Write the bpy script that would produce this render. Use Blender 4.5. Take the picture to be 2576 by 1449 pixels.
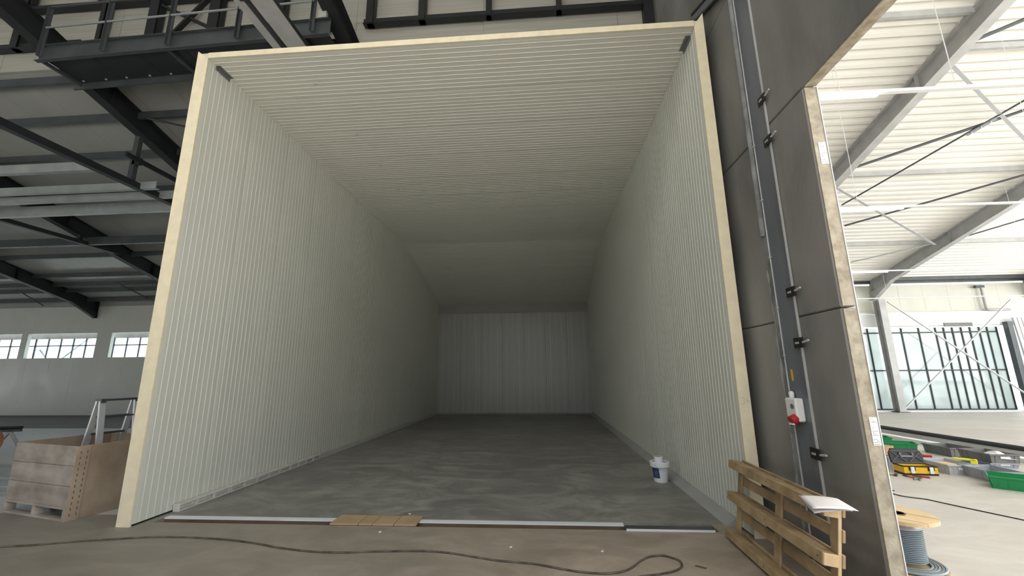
import bpy, bmesh, math, random
from mathutils import Vector, Matrix
random.seed(7)
for o in list(bpy.data.objects): bpy.data.objects.remove(o, do_unlink=True)
S = bpy.context.scene
COL = S.collection
PI = math.pi

# ------------------------------------------------------------------ camera
cam_d = bpy.data.cameras.new('camera'); cam = bpy.data.objects.new('camera', cam_d); COL.objects.link(cam)
yaw, pitch, roll, foc = math.radians(-4.065), math.radians(11.985), math.radians(-0.502), 1032.95
fw = Vector((math.sin(yaw)*math.cos(pitch), math.cos(yaw)*math.cos(pitch), math.sin(pitch)))
rt = Vector((math.cos(yaw), -math.sin(yaw), 0)); up = rt.cross(fw)
r2 = rt*math.cos(roll)+up*math.sin(roll); u2 = -rt*math.sin(roll)+up*math.cos(roll)
cam.matrix_world = Matrix(((r2.x, u2.x, -fw.x, 0), (r2.y, u2.y, -fw.y, 0), (r2.z, u2.z, -fw.z, 1.6), (0, 0, 0, 1)))
cam_d.sensor_fit = 'HORIZONTAL'; cam_d.sensor_width = 36.0; cam_d.lens = foc/2576*36.0
cam_d.clip_start = 0.05; cam_d.clip_end = 400
S.camera = cam
# ------------------------------------------------------------------ sky, lights, exposure
w = bpy.data.worlds.new('world'); S.world = w; w.use_nodes = True
bg = w.node_tree.nodes['Background']; bg.inputs[0].default_value = (0.90, 0.95, 1.0, 1); bg.inputs[1].default_value = 1.3
S.view_settings.view_transform = 'Standard'; S.view_settings.look = 'None'; S.view_settings.gamma = 1.0
S.view_settings.use_curve_mapping = False; S.view_settings.exposure = 1.1
def area(name, loc, direction, sx, sy, power, color=(1, 1, 1)):
    d = bpy.data.lights.new(name, 'AREA'); d.shape = 'RECTANGLE'; d.size = sx; d.size_y = sy; d.energy = power; d.color = color
    o = bpy.data.objects.new(name, d); COL.objects.link(o); o.location = loc
    o.rotation_euler = Vector(direction).to_track_quat('-Z', 'Y').to_euler(); return o
# fill lamps added out of view to brighten the halls and the box
area('added_side_light', (25.5, -2.0, 4.0), (-1, 0, -0.1), 26, 6, 1300, (1.0, 0.98, 0.95))
area('added_top_light', (-1.5, -1.0, 10.4), (0, 0.1, -1), 10, 6, 260, (1.0, 0.96, 0.90))  # added lamp under the closed roof, fills the box and floor
sd = bpy.data.lights.new('sun', 'SUN'); sd.energy = 11; sd.angle = math.radians(3); sd.color = (1.0, .975, .94)
so = bpy.data.objects.new('sun', sd); COL.objects.link(so); so.rotation_euler = Vector((-.18, math.cos(math.radians(60)), -math.sin(math.radians(60)))).to_track_quat('-Z', 'Y').to_euler()
area('added_second_hall_light', (14.0, 3.0, 9.3), (0, 0, -1), 16, 12, 600, (1.0, 0.98, 0.95))  # added lamp brightening the second hall from above

# ------------------------------------------------------------------ materials
def lin(c):
    return tuple(((x/255)/12.92 if x/255 <= .04045 else ((x/255+.055)/1.055)**2.4) for x in c)
def mat(name, rgb, rough=.5, metal=0., var=.08, scale=4., bump=0., bscale=40., spec=.5, rgb2=None, stretch=(1, 1, 1), rvar=0., detail=6.):
    m = bpy.data.materials.new(name); m.use_nodes = True; nt = m.node_tree; N = nt.nodes; L = nt.links
    b = N['Principled BSDF']; b.inputs['Roughness'].default_value = rough; b.inputs['Metallic'].default_value = metal
    b.inputs['Specular IOR Level'].default_value = spec
    tc = N.new('ShaderNodeTexCoord'); mp = N.new('ShaderNodeMapping'); mp.inputs['Scale'].default_value = stretch
    L.new(tc.outputs['Object'], mp.inputs[0])
    nz = N.new('ShaderNodeTexNoise'); nz.inputs['Scale'].default_value = scale; nz.inputs['Detail'].default_value = detail
    L.new(mp.outputs[0], nz.inputs['Vector'])
    rp = N.new('ShaderNodeValToRGB'); rp.color_ramp.elements[0].position = .3; rp.color_ramp.elements[1].position = .7
    c1 = tuple(max(0, x*(1-var)) for x in rgb); c2 = rgb2 if rgb2 else tuple(min(1, x*(1+var)) for x in rgb)
    rp.color_ramp.elements[0].color = (*c1, 1); rp.color_ramp.elements[1].color = (*c2, 1)
    L.new(nz.outputs[0], rp.inputs[0]); L.new(rp.outputs[0], b.inputs['Base Color'])
    if rvar:
        mr = N.new('ShaderNodeMapRange'); mr.inputs[1].default_value = .3; mr.inputs[2].default_value = .7
        mr.inputs[3].default_value = rough-rvar; mr.inputs[4].default_value = rough+rvar
        L.new(nz.outputs[0], mr.inputs[0]); L.new(mr.outputs[0], b.inputs['Roughness'])
    if bump:
        n2 = N.new('ShaderNodeTexNoise'); n2.inputs['Scale'].default_value = bscale; n2.inputs['Detail'].default_value = 4
        L.new(mp.outputs[0], n2.inputs['Vector'])
        bp = N.new('ShaderNodeBump'); bp.inputs['Strength'].default_value = bump; bp.inputs['Distance'].default_value = .01
        L.new(n2.outputs[0], bp.inputs['Height']); L.new(bp.outputs[0], b.inputs['Normal'])
    return m
def emit(name, rgb, strength):
    m = bpy.data.materials.new(name); m.use_nodes = True; N = m.node_tree.nodes; N.clear()
    e = N.new('ShaderNodeEmission'); e.inputs[0].default_value = (*rgb, 1); e.inputs[1].default_value = strength
    o = N.new('ShaderNodeOutputMaterial'); m.node_tree.links.new(e.outputs[0], o.inputs[0]); return m
def glass(name, tint, milk, milkcol):
    m = bpy.data.materials.new(name); m.use_nodes = True; N = m.node_tree.nodes; L = m.node_tree.links; N.clear()
    t = N.new('ShaderNodeBsdfTransparent'); t.inputs[0].default_value = (*tint, 1)
    d = N.new('ShaderNodeBsdfTranslucent'); d.inputs[0].default_value = (*milkcol, 1)
    g = N.new('ShaderNodeBsdfGlossy'); g.inputs['Roughness'].default_value = .05
    nz = N.new('ShaderNodeTexNoise'); nz.inputs['Scale'].default_value = .9; nz.inputs['Detail'].default_value = 5
    tc = N.new('ShaderNodeTexCoord'); L.new(tc.outputs['Object'], nz.inputs['Vector'])
    mr = N.new('ShaderNodeMapRange'); mr.inputs[1].default_value = .3; mr.inputs[2].default_value = .7
    mr.inputs[3].default_value = max(0, milk-.2); mr.inputs[4].default_value = min(1, milk+.2); L.new(nz.outputs[0], mr.inputs[0])
    a = N.new('ShaderNodeMixShader'); L.new(mr.outputs[0], a.inputs[0]); L.new(t.outputs[0], a.inputs[1]); L.new(d.outputs[0], a.inputs[2])
    c = N.new('ShaderNodeMixShader'); c.inputs[0].default_value = .06; L.new(a.outputs[0], c.inputs[1]); L.new(g.outputs[0], c.inputs[2])
    o = N.new('ShaderNodeOutputMaterial'); L.new(c.outputs[0], o.inputs[0]); return m

M = {}
M['panel'] = mat('white_sandwich_panel', (.665, .68, .615), .36, 0, .035, 1.3, spec=.5, stretch=(1.4, .12, 1), rvar=.07)
M['back'] = mat('glossy_shaded_back_panel', (.52, .525, .495), .27, 0, .02, 1.1, spec=.6, stretch=(7, .05, 1), rvar=.04)  # same panels, darkened: the dimness of the far end is in the colour
M['head'] = mat('shaded_head_board', (.40, .40, .37), .5, 0, .04, 1.5)  # darker grey carries the shade of the recess above the back wall
M['dark_blocker'] = mat('dark_blocker_face', (.035, .037, .04), .7, 0, .1, .5)  # near black so the added building reflects dark in the back wall
M['foam'] = mat('cream_foam_core', (.80, .72, .53), .85, 0, .06, 9, .25, 90)
M['ceil'] = mat('ceiling_sandwich_panel', (.69, .695, .63), .46, 0, .035, 1.2, stretch=(1.4, .12, 1), rvar=.06)
M['conc_wall'] = mat('precast_concrete', (.21, .208, .195), .8, 0, .28, 1.1, .25, 22, rgb2=(.31, .30, .28), stretch=(1, 1, .5))
M['conc_edge'] = mat('lit_concrete_edge', (.36, .31, .23), .85, 0, .22, 14, .5, 45, rgb2=(.47, .42, .33))  # same concrete, paler and warmer: the hall's light is in the colour
M['galv'] = mat('galvanised_steel', (.20, .215, .245), .42, .3, .2, 3, stretch=(1, 1, .15))
M['dark_steel'] = mat('dark_grey_steel', (.026, .029, .032), .5, .25, .2, 2)
M['mid_steel'] = mat('grey_steel', (.085, .095, .10), .42, .35, .18, 2.5)
M['zinc'] = mat('zinc_channel', (.36, .39, .385), .34, .3, .15, 2.5)
M['light_steel'] = mat('light_grey_steel', (.46, .465, .46), .55, .2, .12, 3)
M['roof_l'] = mat('grey_roof_panel', (.36, .36, .335), .33, 0, .08, .8, stretch=(1, .3, 1))
M['clad'] = mat('plywood_cladding', (.42, .415, .365), .7, 0, .12, 6, stretch=(.12, 1, 5))
M['roof_r'] = mat('white_corrugated_sheet', (.80, .79, .74), .4, 0, .04, 1)
M['clad_w'] = mat('cream_white_cladding', (.66, .66, .58), .5, 0, .04, 2)
M['black'] = mat('black_plastic', (.012, .012, .013), .45, 0, .2, 8)
M['black_rib'] = mat('black_rib_plastic', (.07, .071, .073), .5, 0, .1, 8)
M['white'] = mat('white_paint', (.78, .79, .78), .45, 0, .03, 3)
M['white_metal'] = mat('white_metal', (.74, .76, .78), .35, 0, .04, 3)
M['wood'] = mat('pallet_pine', (.36, .25, .135), .75, 0, .25, 5, .2, 30, rgb2=(.50, .37, .21), stretch=(1, 1, 1))
M['wood_new'] = mat('fresh_pine', (.66, .47, .26), .7, 0, .15, 5, .1, 30, rgb2=(.74, .56, .33))
M['wood_old'] = mat('weathered_plywood', (.36, .31, .265), .8, 0, .3, 2.6, .2, 25, rgb2=(.50, .45, .40), stretch=(1, 1, 2))
M['wood_ply'] = mat('brown_plywood_side', (.36, .27, .195), .75, 0, .25, 2.2, .15, 25, rgb2=(.46, .37, .28))
M['board'] = mat('tan_board', (.40, .285, .17), .7, 0, .08, 5)
M['slot'] = mat('brown_slot_lining', (.12, .085, .055), .8, 0, .25, 5)
M['paper'] = mat('white_paper', (.78, .76, .76), .7, 0, .03, 4)
M['ink'] = mat('grey_ink', (.06, .06, .06), .7, 0, .1, 4)
M['pencil'] = mat('pencil_mark', (.33, .30, .23), .8, 0, .1, 4)
M['bucket'] = mat('white_plastic', (.80, .83, .87), .4, 0, .03, 4)
M['blue'] = mat('navy_label', (.03, .055, .13), .5, 0, .15, 12)
M['red'] = mat('red_plastic', (.40, .02, .02), .45, 0, .1, 8)
M['yellow'] = mat('yellow_plastic', (.80, .48, .02), .4, 0, .05, 8)
M['lime'] = mat('lime_yellow_plastic', (.80, .75, .03), .45, 0, .05, 8)
M['green'] = mat('green_plastic', (.012, .27, .085), .38, 0, .08, 5)
M['crate'] = mat('grey_plastic', (.34, .36, .40), .45, 0, .06, 6)
M['crate_d'] = mat('dark_grey_plastic', (.17, .175, .17), .5, 0, .06, 6)
M['crate_l'] = mat('pale_grey_plastic', (.50, .51, .53), .45, 0, .06, 6)
M['alu'] = mat('brushed_aluminium', (.70, .72, .74), .4, .45, .08, 6)
M['card'] = mat('brown_cardboard', (.45, .27, .15), .8, 0, .08, 6)
M['orange'] = mat('orange_plastic', (.60, .12, .03), .45, 0, .1, 8)
M['teal'] = mat('teal_plastic', (.06, .22, .20), .45, 0, .1, 8)
M['cable'] = mat('dusty_black_cable', (.045, .038, .03), .8, 0, .4, 9, rgb2=(.16, .135, .10))
M['duct'] = mat('blue_grey_corrugated_pipe', (.23, .28, .31), .38, 0, .08, 6)
M['film'] = mat('clear_stretch_film', (.42, .43, .45), .25, 0, .15, 9, .4, 12)
M['rust'] = mat('orange_brown_rim', (.30, .13, .04), .6, 0, .2, 6)
M['tube'] = emit('lit_fluorescent_tube', (1, 1, .97), 6.)
M['glass'] = glass('dusty_glazing', (.93, .97, .97), .9, (.52, .56, .54))
M['glass_l'] = glass('clear_window_glazing', (.90, .96, .98), .15, (.75, .82, .85))
M['ground'] = mat('outdoor_ground', (.42, .42, .40), .9, 0, .1, .3)
M['sealant'] = mat('grey_sealant', (.20, .21, .215), .6, 0, .35, 5, .4, 20, rgb2=(.33, .34, .35))
M['plinth'] = mat('cement_plinth', (.60, .59, .55), .8, 0, .1, 9, .2, 50)
M['fillet'] = mat('cement_fillet', (.36, .365, .36), .6, 0, .08, 3)

def floor_mat(name, a, b_, dirt, rough, rv, grey=None):
    m = bpy.data.materials.new(name); m.use_nodes = True; nt = m.node_tree; N = nt.nodes; L = nt.links
    b = N['Principled BSDF']; tc = N.new('ShaderNodeTexCoord'); mp = N.new('ShaderNodeMapping'); mp.inputs['Scale'].default_value = (.6, 1., 1); mp.inputs['Rotation'].default_value = (0, 0, .3)
    L.new(tc.outputs['Object'], mp.inputs[0])
    n1 = N.new('ShaderNodeTexNoise'); n1.inputs['Scale'].default_value = .55; n1.inputs['Detail'].default_value = 7; n1.inputs['Roughness'].default_value = .6; n1.inputs['Distortion'].default_value = .8
    n2 = N.new('ShaderNodeTexNoise'); n2.inputs['Scale'].default_value = 2.1; n2.inputs['Detail'].default_value = 9; n2.inputs['Roughness'].default_value = .7; n2.inputs['Distortion'].default_value = 1.5
    n3 = N.new('ShaderNodeTexNoise'); n3.inputs['Scale'].default_value = 60; n3.inputs['Detail'].default_value = 3
    for n in (n1, n2, n3): L.new(mp.outputs[0], n.inputs['Vector'])
    r = N.new('ShaderNodeValToRGB'); r.color_ramp.elements[0].position = .35; r.color_ramp.elements[1].position = .65
    r.color_ramp.elements[0].color = (*a, 1); r.color_ramp.elements[1].color = (*b_, 1); L.new(n1.outputs[0], r.inputs[0])
    r2_ = N.new('ShaderNodeValToRGB'); r2_.color_ramp.elements[0].position = .42; r2_.color_ramp.elements[1].position = .62
    r2_.color_ramp.elements[0].color = (*dirt, 1); r2_.color_ramp.elements[1].color = (1, 1, 1, 1); L.new(n2.outputs[0], r2_.inputs[0])
    mx = N.new('ShaderNodeMix'); mx.data_type = 'RGBA'; mx.blend_type = 'MULTIPLY'; mx.inputs[0].default_value = 1
    src = r.outputs[0]
    if grey:   # brown towards positive x, fading to grey towards negative x
        sx = N.new('ShaderNodeSeparateXYZ'); L.new(tc.outputs['Object'], sx.inputs[0])
        ad = N.new('ShaderNodeMath'); ad.operation = 'MULTIPLY_ADD'; ad.inputs[1].default_value = 4.0; L.new(n1.outputs[0], ad.inputs[0]); L.new(sx.outputs[0], ad.inputs[2])
        g_ = N.new('ShaderNodeMapRange'); g_.inputs[1].default_value = -4.0; g_.inputs[2].default_value = 2.5; L.new(ad.outputs[0], g_.inputs[0])
        gm = N.new('ShaderNodeMix'); gm.data_type = 'RGBA'; L.new(g_.outputs[0], gm.inputs[0]); gm.inputs[6].default_value = (*grey, 1); L.new(r.outputs[0], gm.inputs[7]); src = gm.outputs[2]
    L.new(src, mx.inputs[6]); L.new(r2_.outputs[0], mx.inputs[7]); L.new(mx.outputs[2], b.inputs['Base Color'])
    mr = N.new('ShaderNodeMapRange'); mr.inputs[1].default_value = .3; mr.inputs[2].default_value = .7; mr.inputs[3].default_value = rough-rv; mr.inputs[4].default_value = rough+rv
    L.new(n2.outputs[0], mr.inputs[0]); L.new(mr.outputs[0], b.inputs['Roughness'])
    bp = N.new('ShaderNodeBump'); bp.inputs['Strength'].default_value = .12; bp.inputs['Distance'].default_value = .01; L.new(n3.outputs[0], bp.inputs['Height']); L.new(bp.outputs[0], b.inputs['Normal'])
    return m
M['floor_out'] = floor_mat('brown_grey_concrete_floor', (.33, .28, .225), (.43, .37, .30), (.78, .77, .76), .52, .1, (.27, .255, .225))
M['floor_in'] = floor_mat('new_concrete_floor', (.265, .258, .235), (.335, .323, .295), (.60, .61, .63), .5, .1)
M['floor_far'] = floor_mat('reflection_pale_floor', (.45, .46, .47), (.55, .56, .57), (.9, .9, .9), .34, .08)  # paleness stands in for window and wall light reflected on this floor
M['floor_right'] = floor_mat('lit_hall_floor', (.56, .535, .495), (.64, .61, .565), (.88, .86, .84), .5, .1)  # same concrete as the main floor, stronger light put into the colour
M['floor_dark'] = floor_mat('dark_floor_strip', (.11, .115, .115), (.14, .145, .145), (.85, .85, .85), .6, .1)  # darker floor strip along the far wall

# ------------------------------------------------------------------ mesh helpers
class MB:
    def __init__(s): s.v = []; s.f = []
    def add(s, vs, fs, T=None):
        n = len(s.v); s.v += [tuple(T @ Vector(p)) if T else tuple(p) for p in vs]; s.f += [tuple(n+i for i in f) for f in fs]; return s
    def box(s, x0, x1, y0, y1, z0, z1, T=None):
        vs = [(x0, y0, z0), (x1, y0, z0), (x1, y1, z0), (x0, y1, z0), (x0, y0, z1), (x1, y0, z1), (x1, y1, z1), (x0, y1, z1)]
        return s.add(vs, [(3, 2, 1, 0), (4, 5, 6, 7), (0, 1, 5, 4), (1, 2, 6, 5), (2, 3, 7, 6), (3, 0, 4, 7)], T)
    def bar(s, p, q, w, h, upv=(0, 0, 1)):
        p, q = Vector(p), Vector(q); d = (q-p); L = d.length; d.normalize(); u = Vector(upv)
        sd = d.cross(u)
        if sd.length < 1e-4: sd = d.cross(Vector((1, 0, 0)))
        sd.normalize(); u = sd.cross(d)
        T = Matrix(((sd.x, d.x, u.x, p.x), (sd.y, d.y, u.y, p.y), (sd.z, d.z, u.z, p.z), (0, 0, 0, 1)))
        return s.box(-w/2, w/2, 0, L, -h/2, h/2, T)
    def tube(s, pts, r, n=8, caps=True):
        pts = [Vector(p) for p in pts]; rings = []
        ref = Vector((0, 0, 1))
        for i, p in enumerate(pts):
            t = (pts[min(i+1, len(pts)-1)]-pts[max(i-1, 0)]).normalized()
            a = t.cross(ref)
            if a.length < .05: a = t.cross(Vector((1, 0, 0)))
            a.normalize(); b = t.cross(a)
            rr = r[i] if isinstance(r, (list, tuple)) else r
            rings.append([p+a*rr*math.cos(2*PI*k/n)+b*rr*math.sin(2*PI*k/n) for k in range(n)])
        vs = [v for R in rings for v in R]; fs = []
        for i in range(len(pts)-1):
            for k in range(n): fs.append((i*n+k, i*n+(k+1) % n, (i+1)*n+(k+1) % n, (i+1)*n+k))
        if caps: fs.append(tuple(range(n))[::-1]); fs.append(tuple((len(pts)-1)*n+k for k in range(n)))
        return s.add(vs, fs)
    def lathe(s, prof, n=24, T=None):
        vs = []; fs = []
        for r, z in prof:
            for k in range(n): vs.append((r*math.cos(2*PI*k/n), r*math.sin(2*PI*k/n), z))
        m = len(prof)
        for i in range(m-1):
            for k in range(n): fs.append((i*n+k, i*n+(k+1) % n, (i+1)*n+(k+1) % n, (i+1)*n+k))
        if prof[0][0] > 1e-6: fs.append(tuple(range(n))[::-1])
        if prof[-1][0] > 1e-6: fs.append(tuple((m-1)*n+k for k in range(n)))
        return s.add(vs, fs, T)
    def prism(s, poly, a, b, axis='y', T=None):
        def pt(p, t): return {'y': (p[0], t, p[1]), 'x': (t, p[0], p[1]), 'z': (p[0], p[1], t)}[axis]
        n = len(poly); vs = [pt(p, a) for p in poly]+[pt(p, b) for p in poly]
        fs = [tuple(range(n)), tuple(range(2*n-1, n-1, -1))]+[(i, i+n, (i+1) % n+n, (i+1) % n) for i in range(n)]
        return s.add(vs, fs, T)
    def mesh(s, name, m, smooth=False):
        me = bpy.data.meshes.new(name); me.from_pydata(s.v, [], s.f)
        if m: me.materials.append(m)
        bm = bmesh.new(); bm.from_mesh(me); bmesh.ops.recalc_face_normals(bm, faces=bm.faces); bm.to_mesh(me); bm.free()
        if smooth:
            for p in me.polygons: p.use_smooth = True
        return me
    def build(s, name, m, parent=None, smooth=False, bev=0., loc=None, mx=None):
        o = bpy.data.objects.new(name, s.mesh(name, m, smooth)); COL.objects.link(o)
        if parent: o.parent = parent
        if mx is not None: o.matrix_local = mx
        elif loc: o.location = loc
        if bev:
            b = o.modifiers.new('edge', 'BEVEL'); b.width = bev; b.segments = 1; b.limit_method = 'ANGLE'
        if smooth:
            e = o.modifiers.new('split', 'EDGE_SPLIT'); e.split_angle = math.radians(40)
        return o
def place(me, name, parent=None, mx=None):
    o = bpy.data.objects.new(name, me); COL.objects.link(o)
    if parent: o.parent = parent
    if mx is not None: o.matrix_local = mx
    return o
def tag(o, label, cat, group=None):
    o['label'] = label; o['category'] = cat
    if group: o['group'] = group
    return o
def thing(name, label, cat, loc=(0, 0, 0), rz=0., group=None, mx=None):
    o = bpy.data.objects.new(name, None); COL.objects.link(o); o.empty_display_size = .1
    if mx is not None: o.matrix_world = mx
    else: o.location = loc; o.rotation_euler = (0, 0, rz)
    return tag(o, label, cat, group)
def struct(o): o['kind'] = 'structure'; return o
def sroot(name, loc=(0, 0, 0)):
    o = bpy.data.objects.new(name, None); COL.objects.link(o); o.location = loc; o.empty_display_size = .1; return struct(o)
def dup(root, loc, rz, label=None, name=None):
    r = root.copy(); COL.objects.link(r); r.location = loc; r.rotation_euler = (0, 0, rz)
    if label: r['label'] = label
    for ch in list(root.children):
        c = ch.copy(); COL.objects.link(c); c.parent = r
        for g in ch.children:
            d = g.copy(); COL.objects.link(d); d.parent = c
    return r
def frame(o, x, y, z):
    x, y, z = Vector(x), Vector(y), Vector(z)
    return Matrix(((x.x, y.x, z.x, o[0]), (x.y, y.y, z.y, o[1]), (x.z, y.z, z.z, o[2]), (0, 0, 0, 1)))

# ------------------------------------------------------------------ key dimensions (metres)
XL, XR, TL, TR, YF, YB, YC, HC, ZB, ZW = -4.567, 2.053, .164, .122, 4.637, 18.03, 13.075, 5.977, 4.754, 4.30
XC, XC2, YJ = 2.28, 2.39, 3.266                       # concrete wall faces and its free end
def zl(y): return 5.17+.262*(17.67-y)                 # underside of the low roof
def zr(y): return 5.40+.262*(18.8-y)                  # underside of the roof over the second hall

# ------------------------------------------------------------------ floors
fl = sroot('floor')
def slab(name, x0, x1, y0, y1, z1, m, th=.25): return MB().box(x0, x1, y0, y1, z1-th, z1).build(name, m, fl)
slab('outer_slab', -12, XC2, -8, 4.81, 0, M['floor_out'])
slab('outer_slab', -12, -4.46, 4.81, 5.03, 0, M['floor_out'])
slab('outer_slab', 1.78, XC2, 4.81, 5.03, 0, M['floor_out'])
slab('inner_slab', -4.80, XC2, 5.03, 19.0, 0, M['floor_in'])
slab('hall_slab', -12, -4.80, 5.03, 13.2, 0, M['floor_far'])
slab('hall_slab', -40, -12, -8, 13.2, 0, M['floor_far'])
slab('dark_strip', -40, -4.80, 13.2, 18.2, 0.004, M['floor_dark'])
slab('second_hall_slab', XC2, 27, -8, 19.0, 0, M['floor_right'])
MB().box(-4.46, 1.78, 4.81, 5.03, -.26, -.14).build('slot_base', M['slot'], fl)
MB().box(-4.46, 1.78, 4.958, 4.975, -.14, -.010).build('slot_lining', M['slot'], fl)
MB().box(-4.46, .84, 4.955, 5.03, -.012, .003).build('metal_edge', M['white_metal'], fl)
gr = struct(MB().box(-90, 90, -60, -8, -.3, -.02).box(-90, 90, 19.0, 120, -.3, -.02).box(27, 90, -8, 19, -.3, -.02).build('ground', M['ground']))

# ------------------------------------------------------------------ the white insulated box: ribbed sandwich panels
def ribbed(wd, L, t, n=10, m='panel', rh=.0042, rw=.005):
    pr = [(0.001, -t), (0.001, -.009), (.007, -.0035), (.045, 0)]
    p = wd/(n+1)
    for k in range(1, n+1):
        x = k*p; pr += [(x-rw, 0), (x, rh), (x+rw, 0)]
    pr += [(wd-.045, 0), (wd-.007, -.0035), (wd-.001, -.009), (wd-.001, -t)]
    b = MB(); k = len(pr)
    vs = [(x, 0, z) for x, z in pr]+[(x, L, z) for x, z in pr]
    fs = [(i, i+1, i+1+k, i+k) for i in range(k-1)]+[(k-1, 0, k, 2*k-1), tuple(range(k)), tuple(range(2*k-1, k-1, -1))]
    b.add(vs, fs); return b.mesh('panel', M[m])
n_side = 14; pw = (YB-YF-.02)/n_side
def top_at(y): return HC+.10 if y <= YC else HC+.10-(y-YC)*(HC-ZB)/(YB-YC)
wl = sroot('wall_left'); wr = sroot('wall_right'); wb = sroot('wall_back'); ce = sroot('ceiling')
full_l, full_r = ribbed(pw, HC+.08, TL), ribbed(pw, HC+.08, TR)
for i in range(n_side):
    y0 = YF+.02+i*pw; tp = top_at(max(y0, YC)) if y0+pw > YC else top_at(y0)
    ml = full_l if y0+pw <= YC else ribbed(pw, tp, TL); mr = full_r if y0+pw <= YC else ribbed(pw, tp, TR)
    place(ml, 'panel', wl, frame((XL, y0, .02), (0, 1, 0), (0, 0, 1), (1, 0, 0)))
    place(mr, 'panel', wr, frame((XR, y0+pw, .02), (0, -1, 0), (0, 0, 1), (-1, 0, 0)))
# raw cream foam edges facing the open end
MB().prism([(XL-TL, .0), (XL, .0), (XL, 5.976), (XL-TL*.35, 6.02), (XL-TL, 6.10)], YF, YF+.02, 'y').build('foam_edge', M['foam'], wl)
MB().prism([(XR, .0), (XR+TR, .0), (XR+TR, 6.17), (XR+TR*.30, 6.05), (XR, 5.976)], YF, YF+.02, 'y').build('foam_edge', M['foam'], wr)
def strokes(name, lines, x, z, y, s, r, m, parent):
    b = MB()
    for ln in lines: b.tube([(x+a*s, y, z+c*s) for a, c in ln], r, 4)
    return b.build(name, m, parent)
strokes('pencil_figures', [[(-.45, .9), (-.1, 1), (.05, .75), (-.25, .5), (.05, .3), (-.05, .05), (-.4, -.1)], [(.55, 1), (.3, .45), (.8, .4)], [(.62, .75), (.55, 0)]], XR+.06, 1.29, YF-.0005, .055, .0016, M['pencil'], wr)
cw = XR-XL-.004
cy = YF+.01; nf = 9; cpw = (YC-cy)/nf
cp = ribbed(cpw, cw, .075, 10, 'ceil', .006, .006)
for i in range(nf): place(cp, 'panel', ce, frame((XL+.002, cy+i*cpw, HC), (0, 1, 0), (1, 0, 0), (0, 0, -1)))
MB().box(XL+.004, XR-.004, YF-.012, YF+.009, HC-.003, HC+.078).build('foam_edge', M['foam'], ce)
sl = Vector((0, YB+.08-YC, ZB-HC-.02)); sL = sl.length; sl.normalize(); sn = Vector((1, 0, 0)).cross(sl)
if sn.z > 0: sn = -sn
ns = 5; spm = ribbed(sL/ns, cw, .075, 10, 'ceil', .006, .006)
for i in range(ns):
    o0 = Vector((XL+.002, YC, HC))+sl*(i*sL/ns); place(spm, 'panel', ce, frame(o0, sl, (1, 0, 0), sl.cross(Vector((1, 0, 0)))))
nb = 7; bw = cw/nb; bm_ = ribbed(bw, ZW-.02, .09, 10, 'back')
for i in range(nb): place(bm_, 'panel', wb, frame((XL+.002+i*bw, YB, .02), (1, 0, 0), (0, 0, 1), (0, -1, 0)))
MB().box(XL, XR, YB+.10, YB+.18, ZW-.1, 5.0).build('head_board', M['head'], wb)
MB().box(XL-TL-.1, XR+.1, YB+.19, YB+.25, 0, 5.0).build('backing_sheet', M['ceil'], wb)
MB().box(XL-TL-.1, XL+.002, YB+.0, YB+.19, 0, 5.0).box(XR-.001, XR+TR, YB, YB+.19, 0, 5.0).build('corner_panel', M['panel'], wb)
for x0, x1 in ((XL-.06, XL+.06), (XR-.06, XR+.06)): MB().prism([(YC-.05, HC+.015), (YB+.1, ZB-.01), (YB+.1, ZB+.3), (YC-.05, HC+.2)], x0, x1, 'x').build('joint_cover', M['ceil'], ce)
# base details
bl = sroot('baseboard_left'); br = sroot('baseboard_right')
MB().box(XL-TL, XL-.004, YF+.05, 18.0, 0, .03).build('base_rail', M['dark_steel'], bl)
MB().prism([(XL, .0), (XL+.10, .0), (XL+.01, .06), (XL, .06)], 8.45, 17.98, 'y').build('cement_fillet', M['fillet'], bl)
MB().prism([(XR, .0), (XR-.13, .0), (XR-.02, .075), (XR, .075)], YF+.35, 17.98, 'y').build('cement_fillet', M['fillet'], br)
MB().box(XL+.1, XR-.1, YB-.12, YB-.002, 0, .05).build('cement_fillet', M['fillet'], wb)
def kerb(y0, L):
    b = MB(); x0 = XL+.012; T = Matrix.Translation((x0, y0, 0))
    b.box(0, .045, 0, L, 0, .085, T); b.box(.045, .085, 0, L, 0, .018, T); b.box(.045, .085, 0, L, .068, .085, T)
    n = max(2, round(L/.26))
    for k in range(n+1): b.box(.045, .085, max(0, k*L/n-.02), min(L, k*L/n+.02), .018, .068, T)
    b.build('kerb_block', M['plinth'], bl, bev=.003)
for y0, L in ((5.16, .84), (6.02, 1.42), (7.46, .98)): kerb(y0, L)
# tape strips in the ceiling corners and screw heads under the ceiling
for x, s in ((XL+.004, 1), (XR-.004, -1)):
    t = MB().box(x, x+s*.008, 4.78, 5.04, HC-.06, HC-.004).box(x, x+s*.06, 4.78, 5.04, HC-.009, HC-.003).build('tape_strip', M['crate_d'])
    tag(t, 'grey tape strip in the ceiling corner over the %s' % ('wooden crate side' if s > 0 else 'concrete wall side'), 'tape')
for i, (x, y) in enumerate(((-3.35, 5.25), (-3.32, 6.6), (-3.33, 7.75), (-3.34, 8.9))):
    o = MB().lathe([(0, 0), (.022, .002), (.03, .012), (.03, .016)], 10).build('screw_head', M['crate_l'], ce, loc=(x, y, HC-.012))

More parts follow.
